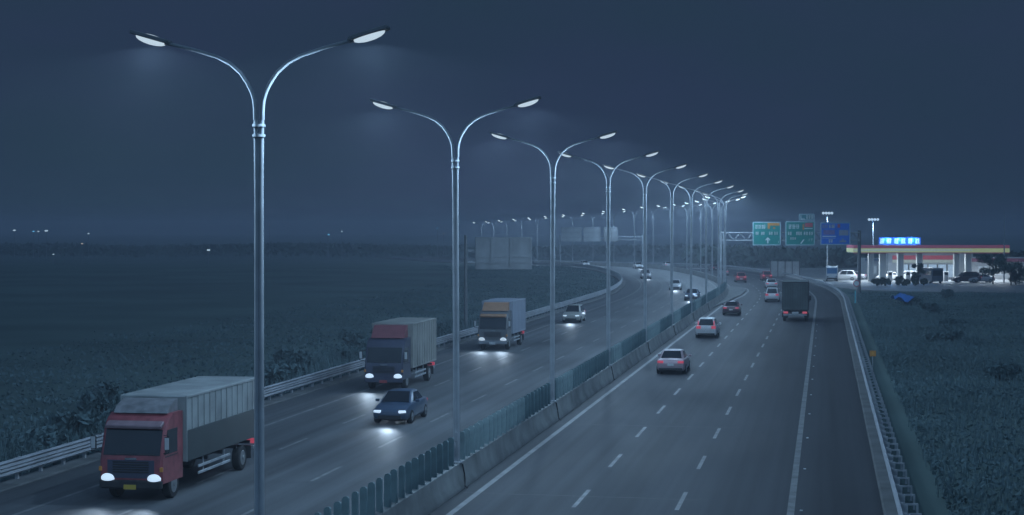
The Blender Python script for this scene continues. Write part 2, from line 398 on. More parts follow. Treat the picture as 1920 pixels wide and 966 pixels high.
# ------------------------------------------------------------------ guardrails
def w_beam(u, z, side):
    a = .035 * side
    return [(u, z - .155), (u + a, z - .12), (u + a * 2.2, z - .08), (u + a, z - .03), (u, z), (u + a, z + .03), (u + a * 2.2, z + .08), (u + a, z + .12), (u, z + .155),
            (u - .006 * side, z + .155), (u - .006 * side, z), (u - .006 * side, z - .155)]
def guardrail(u, side, s0, s1, step, label, two):
    root = empty("guardrail", P(s0, u)); inv = Matrix.Translation(-P(s0, u))
    def put(mb, name, m):
        mb.v = [tuple(inv @ Vector(p)) for p in mb.v]; return mb.build(name, m, root)
    put(sweep(w_beam(u, .50 if two else .66, side), s0, s1), "rail", M_rail)
    if two: put(sweep(w_beam(u, .78, side), s0, s1), "rail", M_rail)
    s = s0 + 1; k = 0; rest = MB(); h = .92 if two else .80
    while s < s1:
        mb = MB() if k < 100 else rest
        hd = -heading(s)
        c = P(s, u - .20 * side); mb.box((c.x, c.y, c.z + h / 2 - .05), (.11, .14, h), rz=hd)
        for z in ((.50, .78) if two else (.66,)):
            c = P(s, u - .085 * side); mb.box((c.x, c.y, c.z + z), (.13, .09, .26), rz=hd)
        if not two:
            c = P(s, u - .46 * side); mb.box((c.x, c.y, c.z + .44), (.42, .09, .06), rz=hd)
            c = P(s, u - .64 * side); mb.box((c.x, c.y, c.z + .2), (.07, .07, .5), rz=hd)
        if k < 100: put(mb, "post", M_galv)
        s += step; k += 1
    if rest.v: tag(put(rest, "post", M_galv), kind="stuff")
    return tag(root, label, "guardrail")
guardrail(U_RAIL_R + .1, -1, s_at_depth(44, 15), 700, 2.0, "steel guardrail on close-set posts along the right verge of the highway", False)
guardrail(U_RAIL_L - .1, 1, s_at_depth(50, -16), 800, 2.0, "pale double steel guardrail along the dark left verge beside the trucks", True)

# ------------------------------------------------------------------ vehicles (local: nose towards +y, base at z = 0)
def wheel(parent, x, y, r, wd, name="wheel"):
    sx = 1 if x > 0 else -1
    wmb = MB(); prof = [(-wd / 2, r * .72), (-wd / 2, r * .93), (-wd * .36, r), (wd * .36, r), (wd / 2, r * .93), (wd / 2, r * .72)]
    n = 20
    wmb.loft([[(x + a, y + q * math.cos(2 * math.pi * k / n), r + q * math.sin(2 * math.pi * k / n)) for k in range(n)] for a, q in prof])
    wh = wmb.build(name, M_tyre, parent)
    rm = MB(); rm.tube([(x + sx * (wd / 2 - .02), y, r), (x + sx * (wd / 2 + .012), y, r)], [r * .66, r * .58], 16)
    rm.tube([(x + sx * (wd / 2 + .012), y, r), (x + sx * (wd / 2 + .04), y, r)], [r * .2, r * .14], 10)
    rm.build("rim", M_rim, wh); return wh
def headlight_beam(root, x, y, z, energy, col=(.62, .80, 1.0), tilt=1.5):
    spot("headlight_beam", (x, y, z), energy * .28, root, size=R(70), blend=1.0, rot=(R(90 - tilt), 0, 0), radius=.3, col=col)

def car(style, paint, facing_lights=None, brake=False, L=4.55, W=1.80, H=1.46):
    root = empty("car"); w = W / 2
    zb = .95 if style != 'suv' else 1.02
    if style == 'suv': H = max(H, 1.66)
    # lower body: stations from rear to nose: (y, half width factor, z bottom, z top)
    yr, yf = -L / 2, L / 2
    if style == 'sedan': stn = [(yr, .86, .40, .80), (yr + .06, .93, .30, .92), (yr + .35, .98, .24, .99), (yr + 1.0, 1, .22, zb + .02), (0, 1, .22, zb), (yf - 1.35, 1, .22, zb), (yf - .7, .98, .22, .86), (yf - .2, .93, .24, .74), (yf - .04, .86, .30, .64), (yf, .80, .36, .56)]
    else: stn = [(yr, .88, .42, .92), (yr + .06, .94, .32, 1.02), (yr + .3, .98, .26, zb), (yr + 1.0, 1, .24, zb), (0, 1, .24, zb), (yf - 1.25, 1, .24, zb), (yf - .6, .98, .24, .93), (yf - .16, .93, .26, .82), (yf - .03, .86, .32, .72), (yf, .80, .38, .62)]
    def ring(y, k, z0, z1):
        a = w * k; d = z1 - z0
        h = [(a * .90, z0), (a * .985, z0 + .10), (a, z0 + d * .45), (a * .99, z0 + d * .72), (a * .93, z1 - .035), (a * .82, z1)]
        return [(x, y, z) for x, z in h] + [(0, y, z1 + .02)] + [(-x, y, z) for x, z in reversed(h)]
    b = MB().loft([ring(*q) for q in stn])
    # cabin: base loop and roof loop
    if style == 'sedan': c = dict(y0=yr + .62, y1=yf - 1.20, r0=yr + 1.35, r1=yf - 2.0)
    elif style == 'suv': c = dict(y0=yr + .10, y1=yf - 1.05, r0=yr + .55, r1=yf - 1.85)
    else: c = dict(y0=yr + .12, y1=yf - 1.0, r0=yr + .75, r1=yf - 1.8)
    wb, wr = w * .90, w * .70
    def loop(y0, y1, hw, z, k): 
        ym = (y0 + y1) / 2
        return [(-hw * k, y0, z), (0, y0 - .05, z), (hw * k, y0, z), (hw, y0 + .18, z), (hw * 1.01, ym, z), (hw, y1 - .18, z), (hw * k, y1, z), (0, y1 + .06, z), (-hw * k, y1, z), (-hw, y1 - .18, z), (-hw * 1.01, ym, z), (-hw, y0 + .18, z)]
    b.loft([loop(c['y0'], c['y1'], wb, zb - .03, .9), loop(c['r0'], c['r1'], wr, H - .05, .9), loop(c['r0'] + .12, c['r1'] - .14, wr * .84, H, .9)])
    b.build("body", paint, root, ang=32)
    zt = H - .05
    # glass
    A, B, C, D = (-wb * .9, c['y0'], zb - .03), (wb * .9, c['y0'], zb - .03), (wr * .9, c['r0'], zt), (-wr * .9, c['r0'], zt)
    MB().patch(A, B, C, D, .05, .95, .14, .94, .055, .07).build("rear_window", M_glass, root)
    A, B, C, D = (wb * .9, c['y1'], zb - .03), (-wb * .9, c['y1'], zb - .03), (-wr * .9, c['r1'], zt), (wr * .9, c['r1'], zt)
    MB().patch(A, B, C, D, .04, .96, .08, .95, .06, .075).build("windscreen", M_glass, root)
    for sx in (-1, 1):
        q = [(sx * wb, c['y0'] + .18, zb - .03), (sx * wb, c['y1'] - .18, zb - .03), (sx * wr, c['r1'] - .18, zt), (sx * wr, c['r0'] + .18, zt)]
        if sx < 0: q = [q[1], q[0], q[3], q[2]]
        for u0, u1 in ((.05, .48), (.52, .95)): MB().patch(*q, u0, u1, .14, .92, .018, .03).build("side_window", M_glass, root)
        MB().box((sx * (w + .09), c['y1'] - .42, zb + .07), (.20, .10, .14), bev=.04).build("mirror", paint, root)
    # rear: lamps, plate, black lower bumper, handle strip
    for sx in (-1, 1):
        zl = .80 if style == 'sedan' else .93
        lx = w * .70
        MB().box((sx * lx, yr + .015, zl), (w * .42, .10, .15 if style == 'sedan' else .24), rz=sx * R(7), bev=.03).build("tail_light", M_tail_b if brake else M_tail, root)
        hl = MB().box((sx * w * .66, yf - .10, .62 if style == 'sedan' else .70), (w * .40, .22, .13), rz=-sx * R(16), bev=.04)
        hl.build("headlight", M_head if facing_lights else M_chrome, root)
    MB().box((0, yr - .005, .62 if style == 'sedan' else .60), (.40, .03, .15), bev=.006).build("number_plate", M_plate, root)
    MB().box((0, yr + .02, .36), (W * .80, .10, .14), bev=.03).build("rear_bumper", M_black, root)
    MB().box((0, yf - .01, .36), (W * .62, .08, .18), bev=.03).build("grille", M_black, root)
    for y in (yr + .82, yf - .88):
        for sx in (-1, 1): wheel(root, sx * (w - .10), y, .325, .225)
    MB().box((0, 0, .26), (W * .86, L * .86, .12)).build("underbody", M_black, root)
    if facing_lights:
        headlight_beam(root, 0, yf + .12, .66, facing_lights)
    return root

def truck(paint, box_m, lower_m, L=8.6, W=2.4, H=3.5, cabH=2.95, roof_m=None, lights=None, visor=None, head_m=None, rear_lit=False, plate=None, dark_nose=False):
    root = empty("box_truck"); w = W / 2; yf = L / 2; yr = -L / 2; cw = W * .94 / 2; cl = 1.95
    yc = yf - cl
    # cab: side profile
    prof = [(yc, .62), (yf - .04, .62), (yf, .80), (yf, 1.42), (yf - .06, 1.55), (yf - .40, 2.50), (yf - .62, cabH - .2), (yf - 1.0, cabH), (yc, cabH)]
    cab = MB().loft([[(-cw + i, y, z) for y, z in prof] if False else [(x, (y - yc) * ky + yc, z) for y, z in prof] for x, ky, i in ((-cw, .965, 0), (-cw + .07, 1, 0), (cw - .07, 1, 0), (cw, .965, 0))])
    cabo = cab.build("cab", paint, root, ang=30)
    A, B, C, D = (cw, yf - .06, 1.55), (-cw, yf - .06, 1.55), (-cw, yf - .40, 2.50), (cw, yf - .40, 2.50)
    MB().patch(A, B, C, D, .05, .95, .03, .93, .02, .04).build("windscreen", M_glass, cabo)
    wi = MB()
    for u in (.25, .6): wi.patch(A, B, C, D, u, u + .26, .05, .09, .035, .02)
    wi.build("wiper", M_black, cabo)
    for sx in (-1, 1):
        y0, y1 = yc + .55, yf - .32
        q = MB().loft([[(sx * (cw + .012), y0, 1.60), (sx * (cw + .012), y1 + .10, 1.60), (sx * (cw + .012), y1 - .18, 2.42), (sx * (cw + .012), y0, 2.42)], [(sx * (cw - .03), y0, 1.60), (sx * (cw - .03), y1 + .10, 1.60), (sx * (cw - .03), y1 - .18, 2.42), (sx * (cw - .03), y0, 2.42)]])
        q.build("side_window", M_glass, cabo)
        dr = MB().box((sx * (cw + .006), (y0 + y1) / 2, 1.52), (.02, y1 - y0 + .1, .03)); dr.build("door_handle", M_black, cabo)
        mi = MB().tube([(sx * cw, yf - .18, 2.28), (sx * (cw + .24), yf + .05, 2.30), (sx * (cw + .26), yf + .05, 1.72), (sx * cw, yf - .15, 1.66)], .02, 6)
        mi.box((sx * (cw + .20), yf + .03, 2.02), (.20, .07, .46), bev=.03); mi.build("mirror", M_black, cabo)
        MB().box((sx * (cw + .20), yf + .075, 2.02), (.15, .02, .40)).build("mirror_glint", M_signback_l, cabo)  # pale plate painting a glint on the mirror front
        MB().ellipsoid((sx * cw * .74, yf - .01, .80), (.50, .20, .34)).build("headlight", (head_m or M_head) if lights else M_chrome, root)
        MB().box((sx * cw * .97, yf - .02, 1.12), (.12, .08, .16), bev=.03).build("indicator", M_orange, root)
    gr = MB()
    for k in range(5): gr.box((0, yf + .012, 1.02 + k * .085), (cw * 1.15, .04, .05), bev=.01)
    gr.build("grille", M_black, root)
    MB().box((0, yf + .005, 1.47), (.42, .03, .07), bev=.01).build("badge", M_chrome, root)
    MB().box((0, yf - .02, .60), (cw * 1.98, .20, .30), bev=.05).build("bumper", M_chrome if head_m else M_black if dark_nose else paint, root)
    if dark_nose: MB().box((0, yf - .005, 1.12), (cw * 1.5, .03, .62), bev=.012).build("grille_surround", P_navy, root)
    MB().box((0, yf + .09, .52), (.44, .02, .16)).build("number_plate", plate or M_plate, root)
    if visor: MB().box((0, yf - .36, 2.60), (cw * 1.8, .36, .14), rx=R(-25), bev=.03).build("sun_visor", visor, root)
    # wind deflector on the roof
    if roof_m:
        pr = [(yc + .05, cabH), (yf - .85, cabH), (yf - 1.1, cabH + .22), (yc + .35, H - .12), (yc + .05, H - .08)]
        MB().prism_x(pr, -cw * .86, cw * .86).build("wind_deflector", roof_m, root, ang=25)
    # cargo box with frame, ribs and doors
    y0, y1 = yr, yc - .12; zf = 1.12
    bx = MB().box((0, (y0 + y1) / 2, (zf + H) / 2), (W, y1 - y0, H - zf), bev=.04); bo = bx.build("cargo_box", box_m, root)
    if lower_m:
        for sx in (-1, 1): MB().box((sx * (w + .022), (y0 + y1) / 2, zf + (H - zf) * .24), (.05, (y1 - y0) * .985, (H - zf) * .47), bev=.008).build("side_gate", lower_m, bo)
    fr = MB()
    for sx in (-1, 1):
        for y in (y0 + .05, y1 - .05): fr.box((sx * (w + .006), y, (zf + H) / 2), (.06, .09, H - zf), bev=.012)
        for z in (zf + .05, H - .05): fr.box((sx * (w + .009), (y0 + y1) / 2, z), (.05, y1 - y0 - .08, .09), bev=.012)
        n = int((y1 - y0) / .6)
        for k in range(1, n): fr.box((sx * (w + .017), y0 + k * (y1 - y0) / n, (zf + H) / 2), (.03, .045, H - zf - .12))
    fr.box((0, y0 - .008, H - .06), (W * .98, .05, .12), bev=.012)
    fr.box((0, y0 - .008, zf + .05), (W * .98, .05, .10), bev=.012)
    fr.build("box_frame", box_m if box_m is not M_tarp else M_chassis, bo)
    for sx in (-1, 1):
        d = MB().box((sx * w * .49, y0 - .012, (zf + H) / 2), (w * .94, .03, H - zf - .26), bev=.01).build("rear_door", box_m, bo)
        rb = MB()
        for q in (.2, .4, .6, .8): rb.box((sx * w * (.02 + .94 * q), y0 - .034, (zf + H) / 2), (.03, .02, H - zf - .4))
        rb.build("lock_rod", M_galv if box_m is not M_tarp else M_chassis, d)
        MB().box((sx * w * .74, yr + .02, .92), (.46, .10, .20), bev=.03).build("tail_light", M_tail_b if rear_lit else M_tail, root)
    MB().box((0, yr + .04, .68), (W * .92, .12, .14), bev=.02).build("rear_bumper", M_galv, root)
    MB().box((0, yr + .01, .90), (.62, .03, .20), bev=.01).build("rear_plate", M_plate, root)
    ch = MB()
    for sx in (-1, 1): ch.box((sx * .42, -.2, .92), (.12, L - .8, .24))
    for k in range(6): ch.box((0, yr + .6 + k * (L - 2) / 5, .95), (W * .9, .10, .12))
    ch.build("chassis", M_chassis, root)
    for sx in (-1, 1):
        sg = MB()
        for z in (.56, .80): sg.box((sx * (w - .04), -.1, z), (.05, L * .34, .10), bev=.01)
        for y in (-L * .12, L * .10): sg.box((sx * (w - .08), y, .80), (.05, .06, .55))
        sg.build("side_guard", M_galv, root)
        wheel(root, sx * (cw - .16), yf - 1.15, .48, .28)
        wheel(root, sx * (w - .17), yr + 1.75, .48, .30)
        MB().box((sx * (w - .16), yr + 1.05, .62), (.46, .02, .50)).build("mudflap", M_black, root)
    if lights:
        for sx in (-1, 1): headlight_beam(root, sx * cw * .7, yf + .14, .78, lights, tilt=1.5)
    return root

def place(o, s, u, oncoming, label, cat, group=None, dz=0.0):
    o.location = P(s, u, 0.008); o.rotation_euler = (0, 0, -heading(s) + (math.pi if oncoming else 0))
    return tag(o, label, cat, group)

P_red = mat("red cab paint", (0.27, 0.065, 0.075), 0.5, var=0.28, coat=.2)
P_navy = mat("dark navy cab paint", (0.06, 0.065, 0.10), 0.4, var=0.1, coat=.2)
P_redtrim = mat("dull red trim", (0.24, 0.08, 0.09), 0.5, var=0.1)
P_grey = mat("dark grey green cab paint", (0.12, 0.125, 0.13), 0.4, var=0.1, coat=.2)
P_amber = mat("faded amber paint", (0.36, 0.20, 0.12), 0.5, var=0.1)
P_silver = mat("silver paint", (0.42, 0.40, 0.42), 0.32, metal=.2, var=.06, coat=.3)
P_white = mat("white paint", (0.55, 0.55, 0.56), 0.35, var=.05, coat=.3)
P_maroon = mat("dark maroon paint", (0.07, 0.035, 0.045), 0.3, var=.08, coat=.4)
P_redcar = mat("red car paint", (0.32, 0.05, 0.06), 0.35, var=.08, coat=.3)
P_blue = mat("dark blue paint", (0.05, 0.08, 0.13), 0.3, var=.08, coat=.4)
P_beige = mat("pale beige paint", (0.34, 0.34, 0.31), 0.35, var=.06, coat=.3)
B_grey = mat("pale grey box panel", (0.28, 0.30, 0.30), 0.65, var=0.25, scale=.9)
B_teal = mat("grey green box panel", (0.035, 0.05, 0.054), 0.6, var=0.15, scale=.7)
B_tan = mat("beige grey box panel", (0.27, 0.27, 0.25), 0.65, var=0.25, scale=.7)
B_pale = mat("pale blue box panel", (0.29, 0.32, 0.38), 0.6, var=0.1, scale=.7)

def s_front(px, py, u): return s_at_depth(ground_at(px, py).y, u)
# left carriageway, oncoming
t = truck(P_red, B_grey, B_teal, L=10.0, H=3.45, roof_m=mat("pale deflector", (.20, .20, .21), .5, var=.3), lights=1400, visor=mat("pale pink visor", (.25, .17, .19), .5, var=.2), plate=M_plate_y, dark_nose=True)
place(t, s_front(262, 943, -10.2) + 5.0, -10.2, True, "red-cabbed box truck with pale grey box, nearest oncoming truck with headlights on", "truck", "oncoming box trucks")
t = truck(P_navy, B_tan, None, L=8.4, H=3.75, roof_m=P_redtrim, lights=1500, plate=mat("red number plate", (.35, .07, .07), .5))
place(t, s_front(728, 733, -11.8) + 4.2, -11.8, True, "dark navy-cabbed box truck with beige-grey box, second of the oncoming trucks", "truck", "oncoming box trucks")
t = truck(P_grey, B_pale, None, L=7.8, H=3.65, roof_m=P_amber, lights=1500, visor=P_amber, head_m=M_head_w)
place(t, s_front(925, 657, -11.8) + 3.9, -11.8, True, "oncoming truck with amber visor above its windscreen and pale blue box", "truck", "oncoming box trucks")
c = car('sedan', P_blue, facing_lights=1400)
place(c, s_front(760, 798, -7.2) + 2.3, -7.2, True, "dark blue sedan with headlights on in the middle oncoming lane", "car", "oncoming cars")
c = car('suv', P_beige, facing_lights=1500)
place(c, s_front(1066, 606, -11.3) + 2.3, -11.3, True, "pale beige oncoming car behind the amber-visored truck", "car", "oncoming cars")
c = car('sedan', P_white, facing_lights=2000)
place(c, s_at_depth(262, -7.4), -7.4, True, "white oncoming car with bright headlights where the far road bends", "car", "oncoming cars")
c = car('suv', P_silver, facing_lights=2000)
place(c, s_at_depth(318, -11.2), -11.2, True, "silver oncoming car close to the inner guardrail of the bend", "car", "oncoming cars")
c = car('sedan', P_blue, facing_lights=2000)
place(c, s_at_depth(225, -3.6), -3.6, True, "dark oncoming car in the lane beside the median barrier near the bend", "car", "oncoming cars")
for k, (Y, u) in enumerate(((395, -4), (440, -8), (505, -11))):
    c = car('sedan', (P_white, P_silver, P_beige)[k], facing_lights=2000)
    place(c, s_at_depth(Y, u), u, True, ("tiny white oncoming car just past the crest of the bend", "tiny silver oncoming car under the far sign gantry", "tiny beige oncoming car farthest away on the bend")[k], "car", "oncoming cars")
# right carriageway, driving away
c = car('sedan', mat('silver pink paint', (0.36, 0.27, 0.29), 0.35, metal=.15, var=.06, coat=.3), L=4.7, W=1.84)
place(c, s_front(1264, 703, 3.45) + 2.3, 3.45, False, "silver-pink sedan seen from behind, nearest car on the right carriageway", "car", "cars driving away")
c = car('suv', P_white, W=1.8, H=1.62)
place(c, s_front(1328, 635, 3.25) + 2.3, 3.25, False, "white hatchback with red lights up its rear pillars, second nearest of the cars driving away", "car", "cars driving away")
for sx in (-1, 1): MB().box((sx * .66, -2.12, 1.28), (.10, .12, .36), rx=R(-18), bev=.02).build("tail_light", M_tail, c)
c = car('sedan', P_maroon)
place(c, s_front(1373, 592, 3.3) + 2.3, 3.3, False, "dark maroon saloon with red tail lights, third in the lane by the median", "car", "cars driving away")
c = car('suv', P_white, W=1.78, H=1.75)
place(c, s_front(1446, 567, 6.6) + 2.3, 6.6, False, "tall white car directly left of the dark box truck", "car", "cars driving away")
c = car('sedan', P_white)
place(c, s_front(1424, 542, 7.0) + 2.3, 7.0, False, "white sedan ahead of the tall white car", "car", "cars driving away")
c = car('suv', P_redcar, brake=True)
place(c, s_front(1398, 530, 4.0) + 2.3, 4.0, False, "red car with brake lights on beyond the end of the median island", "car", "cars driving away")
c = car('suv', P_redcar, brake=True)
place(c, s_front(1437, 527, 9.0) + 2.3, 9.2, False, "red car farther right, braking under the overhead signs", "car", "cars driving away")
for k, (Y, u) in enumerate(((338, 5), (372, 8.5), (408, 5))):
    c = car('sedan', (P_silver, P_maroon, P_white)[k], brake=True)
    place(c, s_at_depth(Y, u), u, False, ("small distant silver car braking on the right-hand side of the bend", "small distant maroon car braking on the bend", "smallest distant white car braking far round the bend")[k], "car", "cars driving away")
t = truck(P_grey, M_tarp, None, L=8.8, W=2.5, H=3.95, rear_lit=True)
place(t, s_front(1488, 604, 10.2) + 4.4, 10.2, False, "tall dark box truck seen from behind with red tail lights", "truck")

# ------------------------------------------------------------------ overhead signs
def bars(mb, items, x0, z0, W, H, y):          # strokes: (u0, v0, u1, v1, thickness) in units of the panel
    for u0, v0, u1, v1, th in items:
        ax, az, bx, bz = x0 + u0 * W, z0 + v0 * H, x0 + u1 * W, z0 + v1 * H
        l = math.hypot(bx - ax, bz - az)
        mb.box(((ax + bx) / 2, y, (az + bz) / 2), (max(l, .03), .012, th), ry=-math.atan2(bz - az, bx - ax))
def glyph(u, v, w, h, seed):                   # an illegible block of brush strokes
    r = random.Random(seed); out = []
    for k in range(3): out.append((u + r.uniform(0, .15) * w, v + h * (.15 + .35 * k), u + w * r.uniform(.75, 1), v + h * (.15 + .35 * k), .075))
    for k in range(2): out.append((u + w * (.25 + .45 * k), v + h * r.uniform(0, .2), u + w * (.25 + .45 * k + r.uniform(-.1, .1)), v + h, .075))
    return out
YG = 246.0
gL, gR = at(1353, 545, YG), at(1612, 552, YG)
GX0, GX1 = gL.x, gR.x
gan = empty("sign_gantry", (GX0, YG, 0)); tag(gan, "grey lattice sign gantry spanning the right carriageway", "sign gantry")
zt, zb_ = at(0, 436.5, YG).z, at(0, 451, YG).z
Wg = GX1 - GX0
cmb = MB().tube([(0, .55, 0), (0, .55, zt + .2)], .20, 12); cmb.tube([(.42, 0, 0), (.42, 0, zt + .2)], .20, 12); cmb.build("column", M_pole, gan)
cmb = MB().tube([(Wg, .3, 0), (Wg, .3, zt + .3)], .24, 12); cmb.build("column", mat("weathered column", (.17, .17, .18), .6, var=.2), gan)
ch = MB()
for yy in (0, .9):
    for z in (zt, zb_): ch.tube([(0, yy, z), (Wg, yy, z)], .09, 8)
ch.build("chord", M_pole, gan)
br = MB(); n = 22
for k in range(n):
    xa, xb = k * Wg / n, (k + 1) * Wg / n
    br.tube([(xa, 0, zt if k % 2 else zb_), (xb, 0, zb_ if k % 2 else zt)], .04, 6)
    br.tube([(xa, .9, zt if k % 2 else zb_), (xb, .9, zb_ if k % 2 else zt)], .04, 6)
    br.tube([(xa, 0, zt), (xa, .9, zt)], .035, 6)
br.build("brace", M_pole, gan)
def sign_panel(name, px0, py0, px1, py1, m, Y, label, strokes, blocks=()):
    a, b = at(px0, py1, Y), at(px1, py0, Y); W, H = b.x - a.x, b.z - a.z
    root = empty(name, ((a.x + b.x) / 2, Y, a.z))
    MB().box((0, 0, H / 2), (W, .07, H), bev=.02).build("sign_face", m, root)
    fr = MB(); t_ = .13
    fr.box((0, -.035, t_ * .6), (W - .1, .03, t_)); fr.box((0, -.035, H - t_ * .6), (W - .1, .03, t_))
    for sx in (-1, 1): fr.box((sx * (W / 2 - t_ * .6), -.036, H / 2), (t_, .026, H - .12))
    fr.build("border", mat("sign border " + m.name, (.40, .52, .56), .5, var=.06), root)
    bk = MB()
    for q in (.3, .7): bk.box(((q - .5) * W, .12, H / 2), (.09, .17, H * .9))
    bk.build("bracket", M_galv, root)
    if strokes:
        sm = MB(); bars(sm, strokes, -W / 2, 0, W, H, -.048); sm.build("lettering", M_signw, root)
    for (u0, v0, u1, v1, mm, nm) in blocks:
        MB().box(((u0 + u1) / 2 * W - W / 2, -.05, (v0 + v1) / 2 * H), ((u1 - u0) * W, .014, (v1 - v0) * H)).build(nm, mm, root)
    tag(root, label, "road sign"); return root
st1 = []
for k in range(3): st1 += glyph(.09 + k * .11, .70, .10, .17, 10 + k)
st1 += [(.43, .70, .43, .88, .09)]
for k, u in enumerate((.10, .16, .30, .37, .58, .65, .76, .84)): st1 += glyph(u, .44, .055 if k % 2 else .06, .14, 30 + k)
st1 += [(.54, .09, .54, .30, .17), (.46, .22, .54, .33, .13), (.62, .22, .54, .33, .13), (.92, .10, .92, .2, .05)]
MB_sy = YG - .22
sign_panel("road_sign", 1411, 416, 1464, 460.5, M_green, MB_sy, "green overhead sign with an orange box top right, leftmost on the gantry", st1,
    [(.53, .84, .95, .95, M_orange, "colour_box"), (.53, .70, .61, .85, M_orange, "colour_box"), (.72, .70, .80, .77, M_orange, "colour_box")])
st2 = []
for k in range(3): st2 += glyph(.10 + k * .13, .68, .12, .19, 50 + k)
for k, u in enumerate((.08, .15, .36, .43, .50, .62, .70, .79, .87)): st2 += glyph(u, .42, .06, .15, 70 + k)
for k, u in enumerate((.16, .23, .30)): st2 += glyph(u, .24, .06, .10, 90 + k)
st2 += [(.52, .08, .63, .25, .16), (.80, .18, .80, .29, .05), (.85, .27, .93, .27, .05), (.89, .18, .89, .29, .05), (.64, .70, .92, .70, .10)]
sign_panel("road_sign", 1472.5, 415, 1528, 460.5, M_green, MB_sy, "green overhead sign with a red box top right, in the middle of the gantry", st2,
    [(.66, .76, .92, .93, M_redsh, "colour_box"), (.58, .64, .63, .88, M_orange, "colour_box")])
st4 = [(.14, .25, .14, .75, .10), (.14, .22, .38, .22, .10)]
for k in range(3): st4 += glyph(.46 + k * .16, .18, .14, .62, 110 + k)
sign_panel("road_sign", 1497.5, 401, 1527, 413.6, mat("exit plate teal", (.06, .22, .24), .5), MB_sy, "small teal plate with pale lettering above the middle green sign", st4)
st3 = [(.07, .38, .52, .38, .12), (.07, .30, .5, .30, .04)]
for k, u in enumerate((.29, .37, .42)): st3 += glyph(u, .74, .05, .16, 130 + k)
for k, u in enumerate((.28, .35)): st3 += glyph(u, .10, .06, .15, 140 + k)
M_sgb = mat("sign blue grey", (.16, .22, .48), .5); M_sgp = mat("sign pictogram grey", (.30, .33, .42), .5); M_signv = mat("sign blue violet", (.20, .17, .40), .5)
sign_panel("road_sign", 1538, 417, 1594.5, 459.5, M_blue, MB_sy, "blue overhead sign with a small red mark and pale boxes, rightmost on the gantry", st3,
    [(.06, .74, .25, .90, M_sgb, "colour_box"), (.10, .46, .48, .66, M_signv, "colour_box"), (.62, .42, .93, .66, M_sgp, "colour_box"), (.57, .76, .65, .92, M_redsh, "colour_box"), (.64, .12, .86, .2, M_sgp, "colour_box"), (.72, .2, .77, .28, M_sgp, "colour_box")])

# cantilever sign seen from the back on the left verge
def back_panel(mb_list, root, x0, x1, z0, z1, m, ribs, y=0.0):
    MB().box(((x0 + x1) / 2, y, (z0 + z1) / 2), (x1 - x0, .06, z1 - z0), bev=.015).build("sign_panel", m, root)
    rb = MB()
    for q in ribs: rb.box(((x0 + x1) / 2, y - .055, z0 + q * (z1 - z0)), (x1 - x0 - .05, .05, .10))
    for q in (.02, .28, .62, .98): rb.box((x0 + q * (x1 - x0), y - .06, (z0 + z1) / 2), (.07, .06, z1 - z0 - .04))
    rb.build("rib", M_galv if m is M_signback_l else M_signback, root)
b = ground_at(873, 617); YB = b.y
r_ = empty("cantilever_sign", (b.x, YB, 0)); tag(r_, "back of a large dark overhead sign on a single post by the left guardrail", "road sign")
MB().tube([(0, 0, -.1), (0, 0, at(0, 441, YB).z)], [.17, .13], 12).build("post", mat("dull post", (.15, .16, .17), .6), r_)
q0, q1 = at(891, 505.5, YB), at(997, 445, YB)
back_panel(None, r_, q0.x - b.x, q1.x - b.x, q0.z, q1.z, M_signback, (.03, .22, .40, .97))
bm_ = MB()
for yy in (470, 490): 
    z = at(0, yy, YB).z; bm_.box(((q1.x - b.x) / 2, .12, z), (q1.x - b.x, .14, .16))
bm_.build("beam", M_galv, r_)

YF = 424.0
fl, fr_ = at(1050, 489, YF), at(1205, 492, YF)
r_ = empty("sign_gantry", (fl.x, YF, zprof(YF))); tag(r_, "far sign gantry over the left carriageway with pale sign backs", "sign gantry")
Wf = fr_.x - fl.x; zz = lambda py: at(0, py, YF).z - zprof(YF)
for xx in (0.0, Wf): MB().tube([(xx, 0, 0), (xx, 0, zz(441))], .16, 10).build("column", M_pole, r_)
f_ = MB()
for py in (443.5, 450):
    for yy in (0, .8): f_.tube([(0, yy, zz(py)), (Wf, yy, zz(py))], .07, 8)
for k in range(16): f_.tube([(k * Wf / 16, 0, zz(443.5 if k % 2 else 450)), ((k + 1) * Wf / 16, 0, zz(450 if k % 2 else 443.5))], .035, 6)
f_.build("truss", M_pole, r_)
for k, (a, c_, m_, lb) in enumerate(((1052, 1091, M_signback_l, "pale back of the left sign on the far gantry"), (1094, 1126, M_signback_l, "pale back of the middle sign on the far gantry"), (1132, 1158, M_signback, "darker back of the right sign on the far gantry"))):
    p0 = at(a, 453, YF - .3); p1 = at(c_, 426.5, YF - .3)
    q_ = empty("road_sign", ((p0.x + p1.x) / 2, YF - .3, p0.z)); tag(q_, lb, "road sign", "signs on the far gantry")
    back_panel(None, q_, -(p1.x - p0.x) / 2, (p1.x - p0.x) / 2, 0, p1.z - p0.z, m_, (.04, .3, .66, .96))

